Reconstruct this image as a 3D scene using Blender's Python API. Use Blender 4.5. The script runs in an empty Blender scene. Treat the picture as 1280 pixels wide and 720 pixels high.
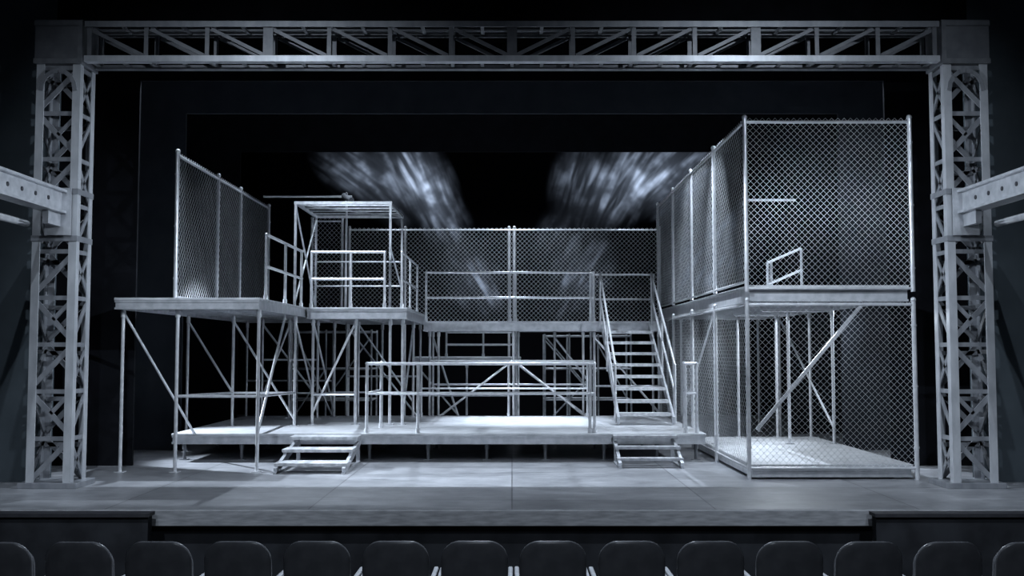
import bpy, math, random
from mathutils import Vector, Matrix
random.seed(7)
sc = bpy.context.scene
col = sc.collection
sc.view_settings.view_transform = 'Standard'

# ------------------------------------------------------------------ materials
def newmat(name):
    m = bpy.data.materials.new(name); m.use_nodes = True
    nt = m.node_tree; b = nt.nodes['Principled BSDF']
    return m, nt, b

def noisy(name, c1, c2, scale=4.0, rough=0.5, metal=0.0, detail=6.0, bump=0.0, stretch=(1,1,1), spec=0.5, lo=0.35, hi=0.65):
    m, nt, b = newmat(name)
    tc = nt.nodes.new('ShaderNodeTexCoord')
    mp = nt.nodes.new('ShaderNodeMapping'); mp.inputs['Scale'].default_value = stretch
    nz = nt.nodes.new('ShaderNodeTexNoise'); nz.inputs['Scale'].default_value = scale; nz.inputs['Detail'].default_value = detail
    cr = nt.nodes.new('ShaderNodeValToRGB')
    cr.color_ramp.elements[0].position = lo; cr.color_ramp.elements[0].color = (*c1, 1)
    cr.color_ramp.elements[1].position = hi; cr.color_ramp.elements[1].color = (*c2, 1)
    nt.links.new(tc.outputs['Object'], mp.inputs['Vector'])
    nt.links.new(mp.outputs['Vector'], nz.inputs['Vector'])
    nt.links.new(nz.outputs['Fac'], cr.inputs['Fac'])
    nt.links.new(cr.outputs['Color'], b.inputs['Base Color'])
    b.inputs['Roughness'].default_value = rough
    b.inputs['Metallic'].default_value = metal
    b.inputs['Specular IOR Level'].default_value = spec
    if bump > 0:
        bp = nt.nodes.new('ShaderNodeBump'); bp.inputs['Strength'].default_value = bump
        bp.inputs['Distance'].default_value = 0.01
        nt.links.new(nz.outputs['Fac'], bp.inputs['Height'])
        nt.links.new(bp.outputs['Normal'], b.inputs['Normal'])
    return m

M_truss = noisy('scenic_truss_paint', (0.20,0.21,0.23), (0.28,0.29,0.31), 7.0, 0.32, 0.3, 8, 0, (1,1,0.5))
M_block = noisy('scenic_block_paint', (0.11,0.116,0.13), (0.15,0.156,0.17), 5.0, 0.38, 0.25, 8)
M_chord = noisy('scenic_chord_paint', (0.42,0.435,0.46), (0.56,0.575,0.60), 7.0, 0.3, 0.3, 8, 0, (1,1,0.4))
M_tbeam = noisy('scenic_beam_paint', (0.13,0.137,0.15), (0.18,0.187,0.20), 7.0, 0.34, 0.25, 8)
M_pipe = noisy('galvanised_pipe', (0.60,0.615,0.64), (0.76,0.77,0.79), 10.0, 0.25, 0.5, 4)
M_frame = noisy('galvanised_frame', (0.40,0.415,0.44), (0.54,0.55,0.575), 8.0, 0.3, 0.35, 8)
M_box = noisy('weathered_tubing', (0.30,0.31,0.33), (0.46,0.475,0.495), 10.0, 0.34, 0.35, 8)
M_tread = noisy('worn_steel_tread', (0.36,0.37,0.39), (0.58,0.59,0.61), 12.0, 0.36, 0.15, 9)
M_step = noisy('dull_step_paint', (0.22,0.228,0.245), (0.38,0.39,0.41), 9.0, 0.42, 0.1, 9)
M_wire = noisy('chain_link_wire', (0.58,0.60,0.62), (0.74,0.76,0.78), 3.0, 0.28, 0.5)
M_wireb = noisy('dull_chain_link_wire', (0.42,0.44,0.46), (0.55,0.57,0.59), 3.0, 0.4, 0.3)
M_deck = noisy('scuffed_deck', (0.30,0.308,0.325), (0.58,0.59,0.61), 4.0, 0.42, 0.0, 14, 0.1, (0.8,3.0,1), 0.5, 0.3, 0.7)
M_black = noisy('black_velour', (0.006,0.0065,0.008), (0.009,0.0095,0.012), 3, 1.0, 0, 4, 0, (1,1,1), 0.05)
M_back = noisy('deep_black_velour', (0.003,0.003,0.004), (0.005,0.005,0.006), 3, 1.0, 0, 4, 0, (1,1,1), 0.05)
M_char = noisy('charcoal_velour', (0.022,0.025,0.031), (0.029,0.033,0.040), 2, 1.0, 0, 4, 0, (1,1,1), 0.1)
M_wall = noisy('dark_slate_wall', (0.055,0.068,0.078), (0.07,0.085,0.096), 2.0, 0.9, 0, 6, 0.05, (1,1,1), 0.2)
M_dark = noisy('dark_pit_paint', (0.015,0.016,0.019), (0.028,0.030,0.035), 3.0, 0.8, 0, 6, 0.1, (1,1,1), 0.2)
M_lip = noisy('apron_edge', (0.20,0.205,0.215), (0.31,0.315,0.33), 5.0, 0.6, 0, 12, 0.1, (1,1,6))
M_hole = noisy('bolt_dark', (0.02,0.02,0.025), (0.03,0.03,0.035), 8, 0.6)
M_seat = noisy('charcoal_upholstery', (0.045,0.047,0.055), (0.07,0.073,0.083), 60, 0.65, 0, 3, 0.3)
M_shell = noisy('seat_back_shell', (0.10,0.103,0.113), (0.135,0.138,0.15), 9, 0.3, 0, 8)
M_arm = noisy('armrest_grey', (0.40,0.41,0.43), (0.52,0.53,0.56), 10, 0.45)

def floor_mat():
    m, nt, b = newmat('stage_hardboard')
    N=nt.nodes.new; L=nt.links.new
    tc = N('ShaderNodeTexCoord')
    n1 = N('ShaderNodeTexNoise'); n1.inputs['Scale'].default_value = 1.3; n1.inputs['Detail'].default_value = 14
    n1.inputs['Roughness'].default_value = 0.72
    cr = N('ShaderNodeValToRGB')
    cr.color_ramp.elements[0].position = 0.3; cr.color_ramp.elements[0].color = (0.16,0.165,0.178,1)
    cr.color_ramp.elements[1].position = 0.72; cr.color_ramp.elements[1].color = (0.37,0.375,0.395,1)
    br = N('ShaderNodeTexBrick'); br.offset = 0.0
    br.inputs['Scale'].default_value = 1.0
    br.inputs['Brick Width'].default_value = 2.44; br.inputs['Row Height'].default_value = 1.22
    br.inputs['Mortar Size'].default_value = 0.012; br.inputs['Mortar Smooth'].default_value = 0.3
    br.inputs['Color1'].default_value = (1,1,1,1); br.inputs['Color2'].default_value = (0.76,0.76,0.76,1); br.inputs['Mortar'].default_value = (0.35,0.35,0.35,1)
    mx = N('ShaderNodeMix'); mx.data_type = 'RGBA'; mx.blend_type = 'MULTIPLY'; mx.inputs['Factor'].default_value = 1
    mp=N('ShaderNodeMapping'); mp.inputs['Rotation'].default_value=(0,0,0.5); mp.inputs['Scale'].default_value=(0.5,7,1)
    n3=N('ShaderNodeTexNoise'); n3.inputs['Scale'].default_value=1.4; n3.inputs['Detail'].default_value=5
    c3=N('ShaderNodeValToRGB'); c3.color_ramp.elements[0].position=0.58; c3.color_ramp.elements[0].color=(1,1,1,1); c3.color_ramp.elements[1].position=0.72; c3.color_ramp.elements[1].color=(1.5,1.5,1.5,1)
    m2 = N('ShaderNodeMix'); m2.data_type = 'RGBA'; m2.blend_type = 'MULTIPLY'; m2.inputs['Factor'].default_value = 1
    L(tc.outputs['Object'], mp.inputs['Vector']); L(mp.outputs['Vector'],n3.inputs['Vector']); L(n3.outputs['Fac'],c3.inputs['Fac'])
    L(tc.outputs['Object'], n1.inputs['Vector']); L(tc.outputs['Object'], br.inputs['Vector'])
    L(n1.outputs['Fac'], cr.inputs['Fac'])
    L(cr.outputs['Color'], mx.inputs['A']); L(br.outputs['Color'], mx.inputs['B'])
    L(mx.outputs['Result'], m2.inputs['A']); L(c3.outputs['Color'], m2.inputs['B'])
    L(m2.outputs['Result'], b.inputs['Base Color'])
    n2 = N('ShaderNodeTexNoise'); n2.inputs['Scale'].default_value = 3; n2.inputs['Detail'].default_value = 8
    mr = N('ShaderNodeMapRange'); mr.inputs['To Min'].default_value = 0.25; mr.inputs['To Max'].default_value = 0.5
    L(tc.outputs['Object'], n2.inputs['Vector']); L(n2.outputs['Fac'], mr.inputs['Value'])
    L(mr.outputs['Result'], b.inputs['Roughness'])
    return m
M_floor = floor_mat()

# ------------------------------------------------------------------ mesh builder
class MB:
    def __init__(s): s.v=[]; s.f=[]; s.sm=[]
    def quad(s, idx, smooth=False): s.f.append(idx); s.sm.append(smooth)
    def box(s, x0,x1,y0,y1,z0,z1):
        n=len(s.v)
        s.v += [Vector(p) for p in ((x0,y0,z0),(x1,y0,z0),(x1,y1,z0),(x0,y1,z0),(x0,y0,z1),(x1,y0,z1),(x1,y1,z1),(x0,y1,z1))]
        for q in ((0,3,2,1),(4,5,6,7),(0,1,5,4),(1,2,6,5),(2,3,7,6),(3,0,4,7)):
            s.quad(tuple(n+i for i in q))
        return s
    def bar(s, a, b, w, h, up=(0,0,1)):
        a=Vector(a); b=Vector(b); d=(b-a).normalized(); up=Vector(up)
        if abs(d.dot(up))>0.97: up=Vector((0,1,0))
        x=d.cross(up).normalized(); y=x.cross(d).normalized()
        n=len(s.v)
        for p in (a,b):
            for i,j in ((-1,-1),(1,-1),(1,1),(-1,1)):
                s.v.append(p+x*(i*w/2)+y*(j*h/2))
        for q in ((0,1,2,3),(7,6,5,4),(0,4,5,1),(1,5,6,2),(2,6,7,3),(3,7,4,0)):
            s.quad(tuple(n+i for i in q))
        return s
    def tube(s, a, b, r, k=10, caps=True):
        a=Vector(a); b=Vector(b); d=(b-a).normalized()
        up=Vector((0,0,1)) if abs(d.z)<0.95 else Vector((1,0,0))
        x=d.cross(up).normalized(); y=d.cross(x).normalized()
        n=len(s.v)
        ring=[x*(r*math.cos(2*math.pi*i/k))+y*(r*math.sin(2*math.pi*i/k)) for i in range(k)]
        s.v += [a+q for q in ring]+[b+q for q in ring]
        for i in range(k):
            j=(i+1)%k
            s.quad((n+i,n+j,n+k+j,n+k+i), True)
        if caps:
            m=len(s.v)
            s.v += [a+q for q in ring]+[b+q for q in ring]
            s.quad(tuple(m+i for i in range(k))[::-1]); s.quad(tuple(m+k+i for i in range(k)))
        return s
    def ball(s, c, r, k=10, rings=6):
        c=Vector(c); n=len(s.v)
        s.v.append(c+Vector((0,0,r)))
        for i in range(1,rings):
            t=math.pi*i/rings
            for j in range(k):
                p=2*math.pi*j/k
                s.v.append(c+Vector((r*math.sin(t)*math.cos(p), r*math.sin(t)*math.sin(p), r*math.cos(t))))
        s.v.append(c+Vector((0,0,-r))); last=len(s.v)-1
        for j in range(k):
            s.quad((n, n+1+j, n+1+(j+1)%k), True)
            for i in range(rings-2):
                a=n+1+i*k; b=a+k
                s.quad((a+j,b+j,b+(j+1)%k,a+(j+1)%k), True)
            a=n+1+(rings-2)*k
            s.quad((a+j,last,a+(j+1)%k), True)
        return s
    def make(s, name, mat, parent=None, bevel=0):
        xs=[p.x for p in s.v]; ys=[p.y for p in s.v]; zs=[p.z for p in s.v]
        c=Vector(((min(xs)+max(xs))/2,(min(ys)+max(ys))/2,(min(zs)+max(zs))/2))
        me=bpy.data.meshes.new(name)
        me.from_pydata([tuple(p-c) for p in s.v],[],s.f)
        me.polygons.foreach_set('use_smooth', s.sm)
        me.materials.append(mat); me.update()
        o=bpy.data.objects.new(name, me); col.objects.link(o)
        if parent is not None:
            o.parent=parent; o.location=c-Vector(parent['wloc'])
        else:
            o.location=c
        if bevel>0:
            bv=o.modifiers.new('bevel','BEVEL'); bv.width=bevel; bv.segments=2; bv.limit_method='ANGLE'
        return o

def thing(name, label, category, loc, group=None):
    e=bpy.data.objects.new(name, None); e.empty_display_size=0.2
    e.location=loc; e['wloc']=tuple(loc)
    e['label']=label; e['category']=category
    if group: e['group']=group
    col.objects.link(e)
    return e
def struct(o): o['kind']='structure'; return o

# ------------------------------------------------------------------ setting
b=MB(); b.box(-9.6,9.6,12.60,31.2,-0.12,0.0); struct(b.make('floor', M_floor))
b=MB(); b.box(-9.6,9.6,12.52,12.60,-0.19,0.0)
t=struct(b.make('trim_1', M_lip, bevel=0.01))
b=MB(); b.box(-9.6,9.6,12.66,12.8,-1.2,-0.12); struct(b.make('wall_apron', M_dark))
b=MB(); b.box(-9.6,9.6,8.3,12.66,-1.3,-1.2); struct(b.make('floor', M_dark))
b=MB(); b.box(-9.6,9.6,-2.0,8.3,-0.5,-0.4); struct(b.make('floor', M_dark))
b=MB(); b.box(-9.6,9.6,31.2,31.4,-0.12,10.0); struct(b.make('wall_back', M_back))
b=MB(); b.box(-9.8,-9.6,-2,31.4,-1.3,10.0); struct(b.make('wall_left', M_wall))
b=MB(); b.box(9.6,9.8,-2,31.4,-1.3,10.0); struct(b.make('wall_right', M_wall))
b=MB(); b.box(-9.6,-6.74,15.15,15.35,0,9.9); struct(b.make('wall_proscenium_left', M_wall))
b=MB(); b.box(6.74,9.6,15.15,15.35,0,9.9); struct(b.make('wall_proscenium_right', M_wall))
b=MB(); b.box(-6.74,6.74,15.15,15.35,6.66,9.9); struct(b.make('wall_proscenium_top', M_black))

def portal(y, xi, zi, mat, label):
    b=MB()
    b.box(-9.4,-xi,y,y+0.06,0,zi); b.box(xi,9.4,y,y+0.06,0,zi); b.box(-9.4,9.4,y,y+0.06,zi,9.4)
    o=b.make('masking_portal', mat); o['label']=label; o['category']='stage masking'; return o
portal(17.3,6.27,6.44,M_black,'flat black masking frame around the stage opening')
portal(20.0,6.34,6.5,M_char,'flat charcoal grey masking frame framing the platforms')
portal(23.9,6.3,6.5,M_black,'flat black masking frame near the backdrop')

for sx in (-1,1):
    th=thing('pit_rail', 'matte black pit wall panel against the stage edge', 'low wall', (sx*6.9,12.35,-1.2))
    xa,xb=sorted((sx*4.25,sx*9.5))
    MB().box(xa,xb,12.28,12.42,-1.2,-0.04).make('panel', M_dark, th)
    MB().box(xa-0.02,xb+0.02,12.24,12.46,-0.04,0.0).make('cap', M_hole, th)

# projection backdrop
def proj_mat():
    m=bpy.data.materials.new('smoke_projection'); m.use_nodes=True; nt=m.node_tree
    b=nt.nodes['Principled BSDF']; b.inputs['Base Color'].default_value=(0.004,0.004,0.005,1); b.inputs['Roughness'].default_value=1
    b.inputs['Specular IOR Level'].default_value=0.0
    N=nt.nodes.new; L=nt.links.new
    tc=N('ShaderNodeTexCoord')
    def math_(op,a,b_=None,clamp=False):
        n=N('ShaderNodeMath'); n.operation=op; n.use_clamp=clamp
        for i,x in enumerate((a,b_)):
            if x is None: continue
            if isinstance(x,(int,float)): n.inputs[i].default_value=x
            else: L(x,n.inputs[i])
        return n.outputs[0]
    def noise(vec,scale,det,f0,f1,rough=0.5):
        nz=N('ShaderNodeTexNoise'); nz.inputs['Scale'].default_value=scale; nz.inputs['Detail'].default_value=det; nz.inputs['Roughness'].default_value=rough
        L(vec,nz.inputs['Vector'])
        mr=N('ShaderNodeMapRange'); mr.interpolation_type='SMOOTHSTEP'; mr.inputs['From Min'].default_value=f0; mr.inputs['From Max'].default_value=f1
        L(nz.outputs['Fac'],mr.inputs['Value']); return mr.outputs['Result']
    cloud=noise(tc.outputs['Object'],1.1,3,0.38,0.66)
    def plume(cx,cz,ang,ra,rb,amp,seed):
        s=N('ShaderNodeVectorMath'); s.operation='SUBTRACT'; L(tc.outputs['Object'],s.inputs[0]); s.inputs[1].default_value=(cx,0,cz)
        r=N('ShaderNodeVectorRotate'); r.rotation_type='Y_AXIS'; r.inputs['Angle'].default_value=math.radians(ang); L(s.outputs[0],r.inputs['Vector'])
        k=N('ShaderNodeVectorMath'); k.operation='MULTIPLY'; L(r.outputs[0],k.inputs[0]); k.inputs[1].default_value=(1/ra,0,1/rb)
        ln=N('ShaderNodeVectorMath'); ln.operation='LENGTH'; L(k.outputs[0],ln.inputs[0])
        mask=math_('SUBTRACT',1.0,ln.outputs['Value'],True)
        mask=math_('POWER',mask,1.9)
        k2=N('ShaderNodeVectorMath'); k2.operation='MULTIPLY_ADD'; L(r.outputs[0],k2.inputs[0]); k2.inputs[1].default_value=(0.75,0,4.6); k2.inputs[2].default_value=(seed,seed*2.1,seed*0.7)
        st=noise(k2.outputs[0],1.0,1.5,0.38,0.80)
        w=math_('ADD',math_('MULTIPLY',st,math_('ADD',math_('MULTIPLY',cloud,0.9),0.1)),0.05)
        return math_('MULTIPLY',math_('MULTIPLY',mask,w),amp)
    P=[(-4.5,2.6,-36,1.9,1.1,0.55,3.0),(-3.8,2.1,-46,1.8,1.0,0.45,7.0),(-3.0,2.5,-60,2.0,1.0,1.2,13.0),(-2.4,2.1,-70,1.9,0.9,1.1,17.0),(-2.1,1.3,-62,1.5,0.9,0.55,19.0),
       (1.9,2.4,76,1.7,0.9,0.50,23.0),(2.7,2.1,68,1.8,1.0,0.75,29.0),(3.6,2.4,58,2.0,1.1,1.05,31.0),(4.6,2.6,46,2.0,1.1,1.15,37.0),(5.2,2.1,38,1.6,1.0,0.55,41.0),
       (-1.1,-0.6,-60,1.4,1.0,0.75,5.0),(2.0,-0.6,60,1.6,1.1,0.60,8.5),(1.3,0.6,60,1.3,0.9,0.25,47.0),(6.0,0.2,60,2.0,1.4,0.5,9.5)]
    tot=None
    for p in P:
        q=plume(*p); tot=q if tot is None else math_('ADD',tot,q)
    b.inputs['Emission Color'].default_value=(0.60,0.74,1.0,1)
    L(math_('MULTIPLY',tot,1.45),b.inputs['Emission Strength'])
    return m
M_proj=proj_mat()
o=MB().box(-7.5,7.5,30.5,30.54,0.0,9.2).make('projection_backdrop', M_proj)
o['label']='black upstage backdrop with projected plumes of pale blue smoke'; o['category']='backdrop'

# ------------------------------------------------------------------ proscenium truss
def tower(sx):
    xi,xo=6.08,6.70; y0,y1=14.45,14.97; z0,z1=0.08,5.93
    th=thing('truss_tower','tall pale grey lattice steel tower framing the stage opening','truss',(sx*6.39,14.71,0))
    MB().box(*sorted((sx*5.98,sx*6.80)),14.41,15.07,0,0.08).make('base_plate',M_truss,th,0.01)
    c=0.11; tt=0.018
    for X,dx in ((xi,1),(xo,-1)):
        for Y,dy in ((y0,1),(y1,-1)):
            b=MB()
            b.box(*sorted((sx*X,sx*(X+dx*c))),*sorted((Y,Y+dy*tt)),z0,z1)
            b.box(*sorted((sx*X,sx*(X+dx*tt))),*sorted((Y+dy*tt,Y+dy*c)),z0,z1)
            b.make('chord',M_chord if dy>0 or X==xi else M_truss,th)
    nb=9; h=(z1-z0)/nb
    def P(t,face,z):
        if face=='f': return (sx*(xi+t*(xo-xi)),y0+0.03,z)
        if face=='b': return (sx*(xi+t*(xo-xi)),y1-0.03,z)
        if face=='i': return (sx*(xi+0.03),y0+t*(y1-y0),z)
        return (sx*(xo-0.03),y0+t*(y1-y0),z)
    off={'f':0.0,'b':0.12,'i':0.0,'o':0.1}
    for face in 'fbio':
        b=MB()
        up=(0,1,0) if face in 'fb' else (1,0,0)
        for i in range(nb):
            za=z0+i*h; zb=za+h
            w=0.07
            b.bar(P(0.06,face,zb-0.05-off[face]),P(0.94,face,zb-0.05-off[face]),0.06,0.02,up)
            ph=(i+(face in 'bo'))%2
            a,bb=(0.08,0.92) if ph else (0.92,0.08)
            b.bar(P(a,face,za+0.02),P(bb,face,zb-0.08),w,0.02,up)
            if face=='f' and i%2: b.bar(P(0.5,face,(za+zb)/2-0.03),P(0.92 if bb<0.5 else 0.08,face,zb-0.08),0.055,0.02,up)
            if face=='i' and i%2==0: b.bar(P(bb,face,za+0.02),P(a,face,zb-0.08),0.05,0.02,up)
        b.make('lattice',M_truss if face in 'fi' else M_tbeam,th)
    MB().box(*sorted((sx*6.05,sx*6.73)),14.42,15.0,5.93,6.56).make('corner_block',M_block,th,0.012)
    b=MB()
    for zz in (5.96,6.50): b.box(*sorted((sx*6.05,sx*6.73)),14.40,14.42,zz-0.03,zz+0.04)
    b.box(*sorted((sx*6.05,sx*6.11)),14.40,14.42,6.0,6.47)
    b.make('block_flange',M_tbeam,th)
    for zc in (3.46,4.12):
        b=MB()
        b.box(*sorted((sx*6.07,sx*6.71)),14.435,14.45,zc-0.04,zc+0.04)
        b.box(*sorted((sx*6.07,sx*6.08)),14.45,14.98,zc-0.04,zc+0.04)
        b.box(*sorted((sx*6.70,sx*6.71)),14.45,14.98,zc-0.04,zc+0.04)
        b.make('collar',M_truss,th)
    b=MB()
    for k in range(8):
        a0=math.pi*k/8; a1=math.pi*(k+1)/8; cx=6.39; rr=0.24; zc=5.55
        b.bar((sx*(cx+rr*math.cos(a0)),14.44,zc+rr*math.sin(a0)*1.2),(sx*(cx+rr*math.cos(a1)),14.44,zc+rr*math.sin(a1)*1.2),0.06,0.02,(0,1,0))
    b.make('gusset_arch',M_truss,th)
tower(-1); tower(1)

th=thing('truss_beam','long pale grey lattice steel beam spanning both towers','truss',(0,14.71,5.95))
X0,X1=-6.04,6.04; zb,zt=5.97,6.55
for Y,dy in ((14.45,1),(14.97,-1)):
    for z,dz in ((zb,1),(zt,-1)):
        b=MB()
        b.box(X0,X1,*sorted((Y,Y+dy*0.02)),*sorted((z,z+dz*0.085)))
        b.box(X0,X1,*sorted((Y+dy*0.02,Y+dy*0.13)),*sorted((z,z+dz*0.02)))
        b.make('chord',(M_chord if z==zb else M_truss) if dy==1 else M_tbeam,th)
nx=14; st=(X1-X0)/nx
for Y in (14.49,14.93):
    b=MB()
    for i in range(nx+1):
        x=X0+i*st
        x=min(max(x,X0+0.06),X1-0.06)
        w=0.14 if i in (3,7,11) and Y<14.6 else 0.06
        b.box(x-w/2,x+w/2,Y-0.012,Y+0.012,zb+0.085,zt-0.085)
        if i<nx:
            xa=X0+i*st; xb=xa+st
            if i<nx/2: b.bar((xa+0.05,Y+0.02,zt-0.1),(xb-0.05,Y+0.02,zb+0.1),0.05,0.02,(0,1,0))
            else: b.bar((xa+0.05,Y+0.02,zb+0.1),(xb-0.05,Y+0.02,zt-0.1),0.05,0.02,(0,1,0))
    b.make('lattice',M_tbeam,th)
for z in (zb+0.035,zt-0.035):
    b=MB()
    for i in range(nx*2+1):
        x=X0+0.06+i*(X1-X0-0.12)/(nx*2)
        b.box(x-0.025,x+0.025,14.47,14.95,z-0.012,z+0.012)
    b.make('batten_plates',M_tbeam,th)

for sx in (-1,1):
    th=thing('gallery_beam','pale grey riveted steel I-beam running from auditorium to truss tower','beam',(sx*6.3,11.9,3.6))
    ya,yb=9.2,14.38; z0,z1=3.80,4.13
    b=MB()
    b.box(*sorted((sx*6.20,sx*6.44)),ya,yb,z0,z0+0.035)
    b.box(*sorted((sx*6.20,sx*6.44)),ya,yb,z1-0.035,z1)
    b.box(*sorted((sx*6.27,sx*6.37)),ya,yb,z0+0.035,z1-0.035)
    b.make('beam_body',M_frame,th)
    b=MB()
    y=ya+0.2
    while y<yb-0.2:
        b.tube((sx*6.27,y,3.965),(sx*6.26,y,3.965),0.03,12); y+=0.38
    b.make('bolt_holes',M_hole,th)
    b=MB(); b.box(*sorted((sx*6.14,sx*6.5)),14.38,14.40,3.5,4.16); b.box(*sorted((sx*6.28,sx*6.36)),14.0,14.38,3.62,3.80)
    b.make('end_plate',M_frame,th)
    MB().tube((sx*6.75,9.2,3.66),(sx*6.75,14.38,3.66),0.05).make('pipe',M_pipe,th)

# ------------------------------------------------------------------ platforms
def platform(name,label,x0,x1,y0,y1,zt,th_,legs,braces=(),bars=(),deckmat=None,br=0.022,legmat=None):
    e=thing(name,label,'platform',((x0+x1)/2,(y0+y1)/2,min([l[2] for l in legs] or [zt-th_])))
    MB().box(x0-0.02,x1+0.02,y0-0.02,y1+0.02,zt-0.04,zt).make('deck_board',deckmat or M_deck,e,0.006)
    b=MB(); zb=zt-th_; t=0.045
    b.box(x0,x1,y0,y0+t,zb,zt-0.04); b.box(x0,x1,y1-t,y1,zb,zt-0.04)
    b.box(x0,x0+t,y0+t,y1-t,zb,zt-0.04); b.box(x1-t,x1,y0+t,y1-t,zb,zt-0.04)
    n=max(1,round((x1-x0)/1.22))
    for i in range(1,n):
        x=x0+(x1-x0)*i/n; b.box(x-t/2,x+t/2,y0+t,y1-t,zb+0.03,zt-0.04)
    n=max(1,round((y1-y0)/0.8))
    for i in range(1,n):
        y=y0+(y1-y0)*i/n; b.box(x0+t,x1-t,y-t/2,y+t/2,zb+0.05,zt-0.04)
    b.box(x0-0.012,x1+0.012,y0-0.012,y0,zb,zb+0.03); b.box(x0-0.012,x1+0.012,y0-0.012,y0,zt-0.07,zt-0.04)
    b.make('frame',M_frame,e)
    for (x,y,z) in legs:
        b=MB(); b.tube((x,y,z),(x,y,zb+0.02),0.028); b.box(x-0.07,x+0.07,y-0.07,y+0.07,z,z+0.012)
        b.tube((x,y,zb-0.12),(x,y,zb),0.04)
        b.make('leg',legmat or M_pipe,e)
    for a,c in braces: MB().tube(a,c,br).make('brace',M_pipe,e)
    for a,c in bars: MB().tube(a,c,br).make('crossbar',M_pipe,e)
    return e

LD=0.48
def lowdeck(x0,x1,label):
    ls=[]
    n=max(2,round((x1-x0)/1.2))
    for i in range(n+1):
        x=x0+0.1+(x1-x0-0.2)*i/n
        for y in (18.25,20.3,22.35): ls.append((x,y,0.0))
    return platform('stage_platform',label,x0,x1,17.9,22.6,LD,0.18,ls,legmat=M_tbeam)
lowdeck(-5.80,-2.62,'low grey stage deck under the tall fenced platform')
lowdeck(-2.58,1.70,'low brightly lit grey stage deck in the middle of the set')
lowdeck(1.74,3.30,'low grey stage deck at the foot of the staircase')

UZ=2.72
platform('stage_platform','high grey steel platform on tall pipe legs carrying a fence',-6.2,-3.96,16.25,24.3,UZ,0.18,
  [(-6.13,16.4,0),(-5.27,16.4,0),(-3.99,16.4,0),(-6.13,19.7,0),(-5.27,19.7,LD),(-4.1,19.7,LD),(-6.13,24.1,0),(-5.1,24.1,0),(-4.1,24.1,0),(-5.27,22.0,LD),(-4.1,22.0,LD),(-4.7,22.0,LD)],
  braces=[((-6.13,16.42,2.49),(-5.42,17.92,0.45)),((-3.99,18.3,2.5),(-3.99,16.42,0.6)),
          ((-5.27,19.7,2.45),(-4.1,19.7,0.6)),((-4.1,19.7,2.45),(-4.1,22.0,0.6)),
          ((-6.13,19.7,2.45),(-5.27,19.7,1.1)),((-5.27,22.0,2.45),(-4.1,22.0,0.9)),((-5.1,24.1,2.45),(-4.1,24.1,0.3)),((-5.27,22.0,0.9),(-4.7,22.0,2.45))],
  bars=[((-5.27,16.4,1.18),(-3.99,16.4,1.18)),((-5.27,19.7,1.1),(-4.1,19.7,1.1)),((-6.13,24.1,1.2),(-4.1,24.1,1.2)),((-3.99,16.4,1.18),(-4.1,19.7,1.1)),((-5.27,22.0,1.7),(-4.1,22.0,1.7)),((-5.27,22.0,1.0),(-4.1,22.0,1.0)),((-5.27,16.4,1.18),(-5.27,19.7,1.1))])
platform('stage_platform','high grey steel platform carrying an open pipe frame',-3.92,-2.02,19.9,24.3,UZ,0.22,
  [(-3.82,20.0,LD),(-3.0,20.0,LD),(-2.34,20.0,LD),(-2.10,20.0,LD),(-3.82,22.4,LD),(-2.12,22.4,LD),(-3.3,22.4,LD),(-3.82,24.1,0),(-2.12,24.1,0),(-3.0,24.1,0)],
  braces=[((-3.0,20.0,2.45),(-3.82,20.0,0.7)),((-3.82,20.0,2.45),(-3.82,22.4,0.6)),((-3.82,24.1,2.45),(-2.12,24.1,0.3)),((-2.12,22.4,2.45),(-2.10,20.0,0.6)),((-3.3,22.4,2.45),(-2.12,22.4,0.8))],
  bars=[((-3.82,20.0,1.05),(-3.0,20.0,1.05)),((-3.82,24.1,1.3),(-2.12,24.1,1.3)),((-3.82,22.4,1.0),(-2.12,22.4,1.0)),((-3.82,20.0,1.05),(-3.82,22.4,1.0))])
CZ=2.55
platform('stage_platform','raised grey catwalk between the two tall structures',-1.98,3.40,23.3,24.55,CZ,0.22,
  [(-1.85,23.42,0),(-1.65,23.42,0),(0.03,23.42,0),(1.60,23.42,0),(1.85,23.42,0),(3.30,23.42,0),(-1.85,24.4,0),(0.15,24.4,0),(1.0,24.4,0),(1.85,24.4,0),(3.30,24.4,0)],
  braces=[((0.0,23.40,1.66),(-1.78,23.40,0.3)),((0.06,23.40,1.66),(1.80,23.40,0.3)),((0.15,24.4,1.55),(1.85,24.4,0.3)),((1.85,23.42,2.2),(3.3,23.42,0.5)),((-1.85,24.4,2.2),(-1.2,24.4,0.2)),((1.0,24.4,2.2),(1.85,24.4,1.1))],
  bars=[((-1.85,23.42,1.66),(1.85,23.42,1.66)),((-1.85,24.4,1.1),(1.85,24.4,1.1)),((1.85,23.42,1.1),(3.30,23.42,1.1))],br=0.026)
platform('stage_platform','narrow grey rear platform behind the catwalk',-2.4,0.2,25.3,26.5,1.74,0.14,
  [(-2.3,25.4,0),(-1.1,25.4,0),(0.1,25.4,0),(-2.3,26.4,0),(0.1,26.4,0)],
  braces=[((-2.3,25.4,1.5),(-1.2,25.4,0.2))],bars=[((-2.3,25.4,0.8),(0.1,25.4,0.8))])

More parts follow.
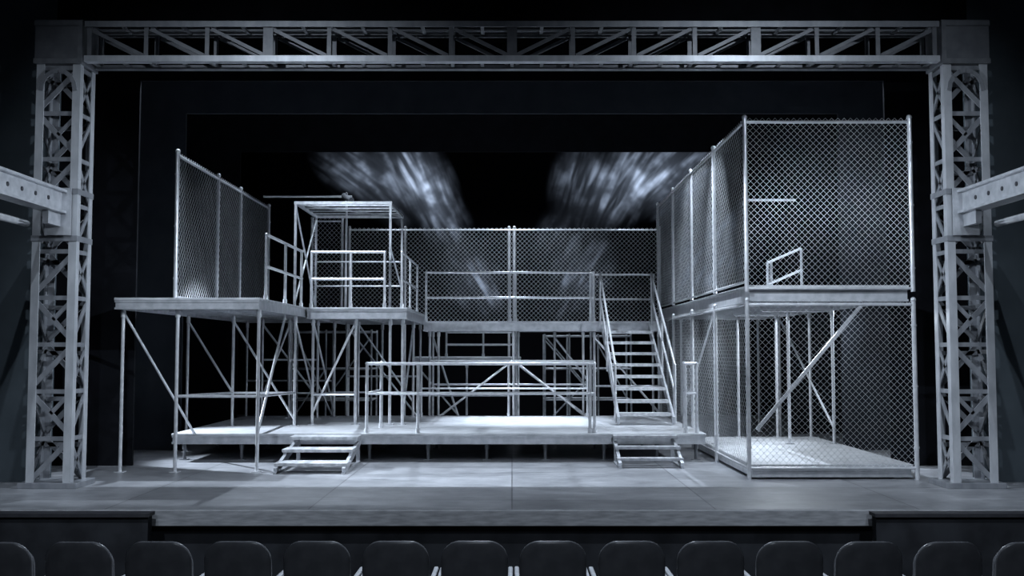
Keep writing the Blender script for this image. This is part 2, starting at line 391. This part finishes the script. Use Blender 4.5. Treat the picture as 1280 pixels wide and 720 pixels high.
# cage decks
CX0,CX1,CY0,CY1=3.55,5.90,15.5,24.7
CB=0.22; CM=2.87
platform('stage_platform','low grey base deck inside the chain link cage',CX0,CX1,CY0,20.4,CB,0.19,
  [(CX0+0.15,CY0+0.2,0),(CX1-0.15,CY0+0.2,0),(CX0+0.15,18,0),(CX1-0.15,18,0),(CX0+0.15,20.2,0),(CX1-0.15,20.2,0)])
ub=platform('stage_platform','upper grey floor of the two-storey chain link cage',CX0,CX1,CY0,CY1,CM,0.24,
  [(5.0,18.85,CB),(4.4,20.3,CB),(5.15,20.3,CB),(CX0+0.12,18.85,CB),(5.8,18.85,CB),(5.8,20.3,CB),(CX0+0.12,22.6,0),(5.8,22.6,0),(CX0+0.12,24.55,0),(5.8,24.55,0)],
  braces=[((5.8,18.85,0.5),(5.8,22.6,2.6)),((CX0+0.12,18.85,2.6),(CX0+0.12,22.6,0.4))])
MB().bar((CX0+0.10,CY0+0.10,0.72),(5.30,CY0+0.10,2.64),0.055,0.05).make('brace',M_pipe,ub)

# ------------------------------------------------------------------ railings
def railing(label,pts,z,h=1.07,mid=(0.55,),posts=None,r=0.025):
    e=thing('pipe_railing',label,'railing',(pts[0][0],pts[0][1],z))
    for a,c in zip(pts[:-1],pts[1:]):
        for hh in (h,)+tuple(mid):
            b=MB(); b.tube((a[0],a[1],z+hh),(c[0],c[1],z+hh),r)
            if hh==h: b.ball((a[0],a[1],z+hh),r*1.25); b.ball((c[0],c[1],z+hh),r*1.25)
            b.make('rail',M_pipe,e)
    ps=list(posts) if posts else list(pts)
    for p in ps:
        b=MB(); b.tube((p[0],p[1],z),(p[0],p[1],z+h),r); b.tube((p[0],p[1],z),(p[0],p[1],z+0.08),r*1.5)
        b.make('post',M_pipe,e)
    return e
railing('grey pipe guardrail along the edge of the fenced platform',[(-4.02,16.95),(-4.02,19.85)],UZ,posts=[(-4.02,16.95),(-4.02,18.4),(-4.02,19.8)])
railing('grey pipe guardrail across the front of the framed platform',[(-3.86,19.97),(-2.45,19.97)],UZ,posts=[(-3.86,19.97),(-3.1,19.97),(-2.45,19.97)])
railing('grey pipe guardrail along the side of the framed platform',[(-2.12,20.0),(-2.12,23.2)],UZ,posts=[(-2.12,20.0),(-2.12,21.6),(-2.12,23.2)])
railing('grey pipe guardrail along the catwalk front edge',[(-1.93,23.36),(1.84,23.36)],CZ,1.1,(0.53,),posts=[(-1.93,23.36),(-0.05,23.36),(0.08,23.36),(1.76,23.36),(1.84,23.36)],r=0.029)
railing('grey pipe guardrail behind the stair head',[(1.9,24.48),(3.34,24.48)],CZ,1.13,(0.55,))
railing('grey pipe guardrail on the front of the low deck',[(-2.42,19.3),(-2.50,18.0),(1.42,18.0)],LD,1.19,(0.68,),posts=[(-2.42,19.3),(-2.50,18.0),(-1.62,18.0),(1.34,18.0),(1.42,18.0)],r=0.028)
railing('slim grey pipe guardrail along the back of the low deck',[(-1.95,22.5),(1.62,22.5)],LD,1.12,(0.6,),posts=[(-1.95,22.5),(-0.08,22.5),(1.62,22.5)],r=0.02)
railing('short grey pipe guardrail on the low deck beside the stairs',[(2.99,18.0),(3.18,18.0),(3.18,19.3)],LD,1.19,(0.68,))
railing('low grey pipe guardrail on the rear platform',[(-1.6,25.4),(0.1,25.4)],1.74,0.6,(0.3,),posts=[(-1.6,25.4),(-0.7,25.4),(0.1,25.4)])
e=thing('pipe_railing','small grey pipe handrail standing on the upper cage floor','railing',(4.3,17.2,CM))
for a,c in (((4.24,17.2,CM),(4.24,17.2,CM+0.48)),((4.8,17.2,CM),(4.8,17.2,CM+0.72)),((4.3,17.2,CM),(4.3,17.2,CM+0.50))):
    MB().tube(a,c,0.022).make('post',M_pipe,e)
for dz in (0,-0.36):
    MB().tube((4.24,17.2,CM+0.48+dz),(4.8,17.2,CM+0.72+dz),0.022).make('rail',M_pipe,e)

# ------------------------------------------------------------------ chain link fences
def chainmesh(p0,p1,z0,z1,parent,D=0.1,r=0.003,mat=None):
    p0=Vector((p0[0],p0[1],0)); p1=Vector((p1[0],p1[1],0)); L=(p1-p0).length; u=(p1-p0)/L; nrm=Vector((-u.y,u.x,0))
    nw=max(2,round(L/(D/2))); s=L/nw
    ns=round((z1-z0)/(D/2)); hz=(z1-z0)/ns
    mb=MB(); V=mb.v; F=mb.f; S=mb.sm
    tri=[(math.cos(t),math.sin(t)) for t in (math.pi/2,math.pi*7/6,math.pi*11/6)]
    for i in range(nw):
        xc=(i+0.5)*s
        base=len(V)
        for k in range(ns+1):
            sg=1 if (k+i)%2==0 else -1
            pos=p0+u*(xc+sg*(s/2+0.001))+nrm*(sg*r*0.9)+Vector((0,0,z0+k*hz))
            for a,bb in tri: V.append(pos+u*(a*r*1.3)+nrm*(bb*r))
        for k in range(ns):
            for j in range(3):
                q=base+k*3; j2=(j+1)%3
                F.append((q+j,q+j2,q+3+j2,q+3+j)); S.append(True)
    return mb.make('chain_link_mesh',mat or M_wire,parent)

def fence(label,p0,p1,z0,z1,fracs,zpost=None,gap=0.05,D=0.1,r=0.003,skip=(),mat=None):
    e=thing('chain_link_fence',label,'fence',(p0[0],p0[1],z0 if zpost is None else zpost))
    P0=Vector((p0[0],p0[1],0)); P1=Vector((p1[0],p1[1],0))
    zp=z0 if zpost is None else zpost
    pts=[P0.lerp(P1,f) for f in fracs]
    for i,p in enumerate(pts):
        if i in skip: continue
        b=MB(); b.tube((p.x,p.y,zp),(p.x,p.y,z1+0.02),0.034,12); b.ball((p.x,p.y,z1+0.03),0.042,12,6)
        for zz in (z0+0.35,(z0+z1)/2,z1-0.35): b.tube((p.x,p.y,zz-0.015),(p.x,p.y,zz+0.015),0.042,12)
        b.make('post',M_pipe,e)
    for a,c in zip(pts[:-1],pts[1:]):
        MB().tube((a.x,a.y,z1-0.04),(c.x,c.y,z1-0.04),0.024).make('rail',M_pipe,e)
        MB().tube((a.x,a.y,z0+gap),(c.x,c.y,z0+gap),0.02).make('rail',M_pipe,e)
        d=(c-a).normalized()*0.03
        chainmesh(a+d,c-d,z0+gap-0.02,z1+0.02,e,D,r,mat)
    return e
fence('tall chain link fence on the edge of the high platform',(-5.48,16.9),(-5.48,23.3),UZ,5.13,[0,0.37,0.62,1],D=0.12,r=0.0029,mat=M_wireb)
fence('narrow chain link fence panel on the high platform',(-4.66,24.15),(-3.96,24.15),UZ,4.95,[0,1],D=0.11,r=0.0036)
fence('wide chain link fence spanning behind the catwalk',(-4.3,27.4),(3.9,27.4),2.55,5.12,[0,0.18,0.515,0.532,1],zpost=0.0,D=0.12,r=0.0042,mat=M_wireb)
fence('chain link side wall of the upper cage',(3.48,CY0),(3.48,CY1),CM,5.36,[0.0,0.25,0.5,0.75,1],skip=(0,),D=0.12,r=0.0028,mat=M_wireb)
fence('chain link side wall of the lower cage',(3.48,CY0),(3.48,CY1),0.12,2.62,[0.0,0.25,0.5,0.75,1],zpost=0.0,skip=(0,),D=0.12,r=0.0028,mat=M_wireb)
fence('chain link front wall of the upper cage',(3.49,CY0-0.07),(5.96,CY0-0.07),CM-0.1,5.36,[0.0,1],D=0.095,r=0.0024)
fence('chain link front wall of the lower cage',(3.49,CY0-0.07),(5.96,CY0-0.07),0.12,2.62,[0.0,1],zpost=0.0,D=0.095,r=0.0025)
e=thing('pipe_strut','thin grey pipe bracket across the upper cage','pipe',(3.56,15.7,4.1))
MB().tube((3.52,15.6,4.165),(4.28,15.6,4.165),0.018).make('pipe',M_pipe,e)
MB().box(3.50,3.54,15.56,15.64,4.11,4.22).make('bracket',M_frame,e)
for yy in (17.2,19.4,21.6):
    e=thing('batten_lamp','slim grey work light fixed under the upper cage floor','lamp',(4.7,yy,2.54))
    MB().box(4.1,5.3,yy-0.05,yy+0.05,2.56,2.63).make('housing',M_frame,e,0.01)
    MB().tube((4.14,yy,2.55),(5.26,yy,2.55),0.018).make('lamp_tube',M_pipe,e)

# ------------------------------------------------------------------ open pipe frame on middle platform
e=thing('box_scaffold','open box frame of grey square tubing on the high platform','scaffold',(-3.27,21.0,UZ))
fx0,fx1,fy0,fy1,fz=-4.2,-2.36,20.08,22.2,4.79
for x in (fx0,fx1):
    for y in (fy0,fy1):
        MB().bar((x,y,UZ),(x,y,fz),0.045,0.045).make('post',M_box,e)
for a,c in (((fx0-0.03,fy0),(fx1+0.03,fy0)),((fx0-0.03,fy1),(fx1+0.03,fy1)),((fx0,fy0),(fx0,fy1)),((fx1,fy0),(fx1,fy1))):
    MB().bar((a[0],a[1],fz-0.03),(c[0],c[1],fz-0.03),0.04,0.055).make('top_rail',M_box,e)
for k in range(1,5):
    yy=fy0+(fy1-fy0)*k/5
    MB().bar((fx0,yy,fz-0.02),(fx1,yy,fz-0.02),0.03,0.03).make('roof_slat',M_box,e)
MB().bar((fx0,fy0,fz-0.05),(fx1,fy1,fz-0.05),0.035,0.035).make('brace',M_box,e)
MB().tube((fx0,fy0,fz-0.1),(fx0,fy1,UZ+0.1),0.02).make('brace',M_box,e)
MB().tube((fx0,fy1,fz-0.1),(fx0,fy0,UZ+0.1),0.02).make('brace',M_box,e)
MB().tube((fx1,fy0,3.9),(fx1,fy1,3.2),0.018).make('brace',M_box,e)
for zz in (3.27,3.79):
    MB().tube((fx0,fy1,zz),(fx1,fy1,zz),0.018).make('crossbar',M_box,e)

e=thing('lamp_boom','horizontal grey pipe on a post holding a small stage lamp','stage light',(-3.62,22.6,UZ))
MB().tube((-3.62,22.6,UZ),(-3.62,22.6,5.34),0.028).make('post',M_pipe,e)
MB().tube((-5.44,22.6,5.26),(-3.5,22.6,5.26),0.026).make('pipe',M_pipe,e)
b=MB(); b.tube((-3.66,22.48,5.26),(-3.5,22.30,5.14),0.065,14); b.tube((-3.5,22.30,5.14),(-3.47,22.27,5.12),0.075,14); b.make('lamp_head',M_tbeam,e)
MB().bar((-3.62,22.6,5.30),(-3.6,22.42,5.24),0.03,0.12).make('yoke',M_tbeam,e)

def scaffold(label,xs_,ys_,top,brs):
    e=thing('scaffold_tower',label,'scaffold',((xs_[0]+xs_[-1])/2,sum(ys_)/2,0))
    for x in xs_:
        for y in ys_: MB().tube((x,y,0),(x,y,top),0.024).make('upright',M_box,e)
    for z in (0.7,1.45,top-0.05):
        for y in ys_: MB().tube((xs_[0],y,z),(xs_[-1],y,z),0.02).make('ledger',M_box,e)
        for x in (xs_[0],xs_[-1]): MB().tube((x,ys_[0],z),(x,ys_[1],z),0.02).make('ledger',M_box,e)
    for a,c in brs: MB().tube(a,c,0.018).make('brace',M_box,e)
scaffold('grey pipe scaffold with crossed braces behind the stairs',(0.8,1.4,2.1,2.9),(25.4,26.4),2.3,
  (((0.8,25.4,0.1),(2.1,25.4,1.45)),((2.1,25.4,0.7),(0.8,25.4,2.25)),((0.8,26.4,2.2),(2.1,26.4,0.7)),((0.8,25.4,2.2),(0.8,26.4,0.7)),((2.1,26.4,2.2),(2.9,26.4,0.7))))
scaffold('grey pipe scaffold behind the high platforms',(-5.4,-4.5,-3.4),(25.2,26.2),2.4,
  (((-5.4,25.2,0.1),(-4.5,25.2,1.45)),((-4.5,25.2,0.7),(-3.4,25.2,2.25))))

# ------------------------------------------------------------------ main stair
e=thing('staircase','steep grey steel staircase with handrails down from the catwalk','stairs',(2.6,21.3,LD))
sx0,sx1=2.02,3.06; yt,yb_=23.24,19.85; zt_,zb_=CZ,LD
n=9
def syz(t): return (yb_+(yt-yb_)*t, zb_+(zt_-zb_)*t)
for x in (sx0,sx1):
    y0,z0=syz(0.0); y1,z1=syz(1.0)
    MB().bar((x,y0-0.02,z0+0.09),(x,y1-0.02,z1-0.12),0.045,0.17).make('stringer',M_frame,e)
for i in range(n-1):
    y,z=syz((i+1)/n)
    b=MB(); b.box(sx0+0.02,sx1-0.02,y-0.35,y-0.05,z-0.06,z)
    b.make('tread',M_tread,e)
for x in (sx0-0.05,sx1+0.05):
    for hh in (1.10,0.56):
        y0,z0=syz(0.02); y1,z1=syz(0.98)
        b=MB(); b.tube((x,y0,z0+hh),(x,y1,z1+hh),0.025)
        b.ball((x,y0,z0+hh),0.028); b.ball((x,y1,z1+hh),0.028)
        b.make('handrail',M_pipe,e)
    for t in (0.02,0.5,0.98):
        y,z=syz(t); MB().tube((x,y,z-(0.0 if t<0.1 else 0.05)),(x,y,z+1.10),0.024).make('post',M_pipe,e)

def steps(label,x0,x1,yf,yb2,zs,mat):
    e=thing('step_unit',label,'steps',((x0+x1)/2,(yf+yb2)/2,0))
    n=len(zs); d=(yb2-yf)/n
    for i,z in enumerate(zs):
        ya=yf+i*d
        MB().box(x0,x1,ya,ya+d-0.12,z-0.05,z).make('tread',mat,e,0.005)
    for x in (x0+0.04,x1-0.04):
        b=MB()
        b.bar((x,yf-0.08,0.04),(x,yb2-0.05,zs[-1]-0.10),0.05,0.11,(0,0,1))
        for i,z in enumerate(zs):
            ya=yf+i*d; b.box(x-0.025,x+0.025,ya+0.04,ya+d-0.16,z-0.09,z-0.05)
        b.box(x-0.025,x+0.025,yf-0.12,yb2-0.1,0.0,0.03)
        b.make('stringer',M_frame,e)
    for x in (x0+0.06,x1-0.06):
        MB().box(x-0.03,x+0.03,yb2-0.12,yb2-0.07,0,zs[-1]-0.045).make('leg',M_frame,e)
steps('short grey step unit leading up to the low deck',-3.68,-2.55,16.2,17.86,(0.16,0.32,0.475),M_tread)
steps('short dull grey step unit on the floor below the staircase',1.70,2.78,16.95,17.86,(0.16,0.32,0.475),M_step)

# ------------------------------------------------------------------ theatre seats
def rrect(w,h,r,rt,k=8):
    pts=[]
    for cx,cz,rr,a0 in ((w/2-rt,h-rt,rt,0),(-w/2+rt,h-rt,rt,90),(-w/2+r,r,r,180),(w/2-r,r,r,270)):
        for i in range(k+1):
            a=math.radians(a0+90*i/k); pts.append((cx+rr*math.cos(a),cz+rr*math.sin(a)+ (0.012*(1-(2*(cx+rr*math.cos(a))/w)**2) if a0<180 else 0)))
    return pts
def slab(mb,w,h,r,rt,y0,y1,z0,curve=0.0,inset=0.0):
    P=rrect(w,h,r,rt); k=len(P); m=len(mb.v)
    def yy(x): return curve*(x/(w/2))**2
    cz=h/2
    e1=inset/(w/2)
    rows=[(y0,1-e1*2.4),(y0+0.002,1-e1*1.3),(y0+0.008,1-e1*0.5),(y0+0.018,1.0),(y1-0.012,1.0),(y1-0.002,1-e1),(y1,1-e1*2.2)]
    nr=len(rows)
    for y,sc_ in rows:
        for x,z in P:
            x2=x*sc_; z2=cz+(z-cz)*sc_
            mb.v.append(Vector((x2,y+yy(x2)+(-0.12)*(z2/h)*0.5,z0+z2)))
    for r_ in range(nr-1):
        for i in range(k):
            j=(i+1)%k
            mb.f.append((m+r_*k+i,m+r_*k+j,m+(r_+1)*k+j,m+(r_+1)*k+i)); mb.sm.append(True)
    for r_,yc in ((0,y0),(nr-1,y1)):
        c=len(mb.v); mb.v.append(Vector((0,yc+(-0.12)*0.25,z0+cz)))
        for i in range(k):
            j=(i+1)%k
            mb.f.append((m+r_*k+i,m+r_*k+j,c) if r_ else (m+r_*k+j,m+r_*k+i,c)); mb.sm.append(True)
SEATZ=-0.4
seat=thing('theater_seat','dark charcoal upholstered theatre seat with rounded back facing the stage','theatre seat',(0,0,0),'front row of theatre seats')
parts=[]
b=MB(); slab(b,0.470,0.615,0.06,0.13,0.0,0.04,0.345,0.03,0.018); parts.append(b.make('back_shell',M_shell,seat))
b=MB(); slab(b,0.445,0.55,0.06,0.12,0.041,0.105,0.37,0.03,0.02); parts.append(b.make('backrest',M_seat,seat))
b=MB(); b.box(-0.22,0.22,0.08,0.52,0.38,0.47); parts.append(b.make('seat_cushion',M_seat,seat,0.03))
for x in (-0.252,0.252):
    b=MB(); b.box(x-0.017,x+0.017,0.04,0.46,0.665,0.695); parts.append(b.make('armrest',M_arm,seat,0.01))
    b=MB(); b.box(x-0.012,x+0.012,0.10,0.30,0.0,0.665); b.box(x-0.015,x+0.015,0.02,0.4,0.0,0.03); parts.append(b.make('leg',M_shell,seat,0.006))
def place(e,x):
    e.location=(x,7.4-0.004*x*x,SEATZ); e.rotation_euler=(0,0,x*0.006)
xs=[-0.264+0.5525*k for k in range(-6,8)]
place(seat,xs[0]); del seat['wloc']
for x in xs[1:]:
    c=seat.copy(); col.objects.link(c); place(c,x)
    for p in parts:
        q=p.copy(); q.parent=c; col.objects.link(q)

# ------------------------------------------------------------------ lights
def spot(loc,tgt,power,ang,color=(0.75,0.86,1.0),blend=0.7,size=0.04):
    l=bpy.data.lights.new('stage_spot','SPOT'); l.energy=power; l.spot_size=math.radians(ang); l.spot_blend=blend
    l.color=color; l.shadow_soft_size=size
    o=bpy.data.objects.new('stage_spot',l); o.location=loc
    o.rotation_euler=(Vector(tgt)-Vector(loc)).to_track_quat('-Z','Y').to_euler()
    col.objects.link(o); return o
# front-of-house wash
spot((-5.5,2.5,8.2),(-3.2,16,1.4),1150,50)
spot((5.5,2.5,8.2),(3.4,16,1.8),1400,50)
# forestage wash, aimed down so it clears the truss beam
spot((-3.5,7.0,9.2),(-3.8,14.4,0),2300,54,blend=1.0)
spot((3.5,7.0,9.2),(3.8,14.4,0),2300,54,blend=1.0)
# onstage front-top wash from behind the first header
spot((-4.5,17.8,7.9),(-1.5,22.0,0.6),2900,44,blend=1.0)
spot((4.5,17.8,7.9),(1.8,22.0,0.6),2900,44,blend=1.0)
# proscenium towers and gallery beams, from the centre line
spot((-0.6,12.8,4.6),(-6.3,14.5,2.9),1100,66)
spot((0.6,12.8,4.6),(6.3,14.5,2.9),1100,66)
# overhead specials on the low decks
spot((-0.8,21.6,8.8),(0.2,21.2,0.5),6500,30,blend=0.9)
spot((1.6,20.6,8.0),(2.6,21.0,1.2),900,36)
spot((-4.2,22.6,8.8),(-4.2,18.6,2.6),2300,50)
spot((-3.0,21.4,8.8),(-3.2,21.6,2.6),1500,44)
# cage
spot((5.4,17.6,8.8),(4.9,17.2,2.8),1100,40)
spot((1.2,17.8,7.6),(5.2,17.2,0.3),4200,34)
spot((4.4,22.0,8.8),(3.6,20.5,2.8),1900,50)
# stage front top wash (back light)
spot((-5.2,18.4,8.9),(-4.4,14.0,0),3600,74,blend=1.0)
spot((0.0,18.4,8.9),(0,14.6,0),3600,66,blend=1.0)
spot((5.2,18.4,8.9),(4.4,14.0,0),3600,74,blend=1.0)
# low side light from the wings, throws streaks across the floor
spot((-8.8,18.6,3.4),(-3,17.6,0.2),4800,50)
spot((8.6,19.2,3.2),(3,19.0,1.0),1800,50)
# rear, lighting the back fence
spot((0,26.0,9.0),(0,26.5,0),2400,70)
spot((-3.5,24.3,8.6),(-1.5,27.4,3.6),450,70)
spot((3.5,24.3,8.6),(1.5,27.4,3.6),450,70)
# unseen spots added to brighten the front seats and rim their backs
spot((0,11.2,6.0),(0,7.4,0.3),1700,100,size=0.4)
spot((0,2.0,6.5),(0,7.4,0.2),400,100,size=0.5)
for yy in (17.2,19.4):
    l=bpy.data.lights.new('tube_light','AREA'); l.shape='RECTANGLE'; l.size=1.1; l.size_y=0.06; l.energy=42; l.color=(0.82,0.91,1.0)
    o=bpy.data.objects.new('tube_light',l); o.location=(4.7,yy,2.51); col.objects.link(o)

w=bpy.data.worlds.new('World'); sc.world=w; w.use_nodes=True
w.node_tree.nodes['Background'].inputs[0].default_value=(0.5,0.65,1,1)
w.node_tree.nodes['Background'].inputs[1].default_value=0.010

# ------------------------------------------------------------------ camera
cd=bpy.data.cameras.new('camera'); cd.lens=36.0*1300/1280; cd.sensor_width=36
cam=bpy.data.objects.new('camera',cd); cam.location=(0,0,1.9)
cam.rotation_euler=(math.radians(90+3.43),0,0); cd.clip_end=200
col.objects.link(cam); sc.camera=cam
for o in bpy.data.objects:
    if 'wloc' in o: del o['wloc']
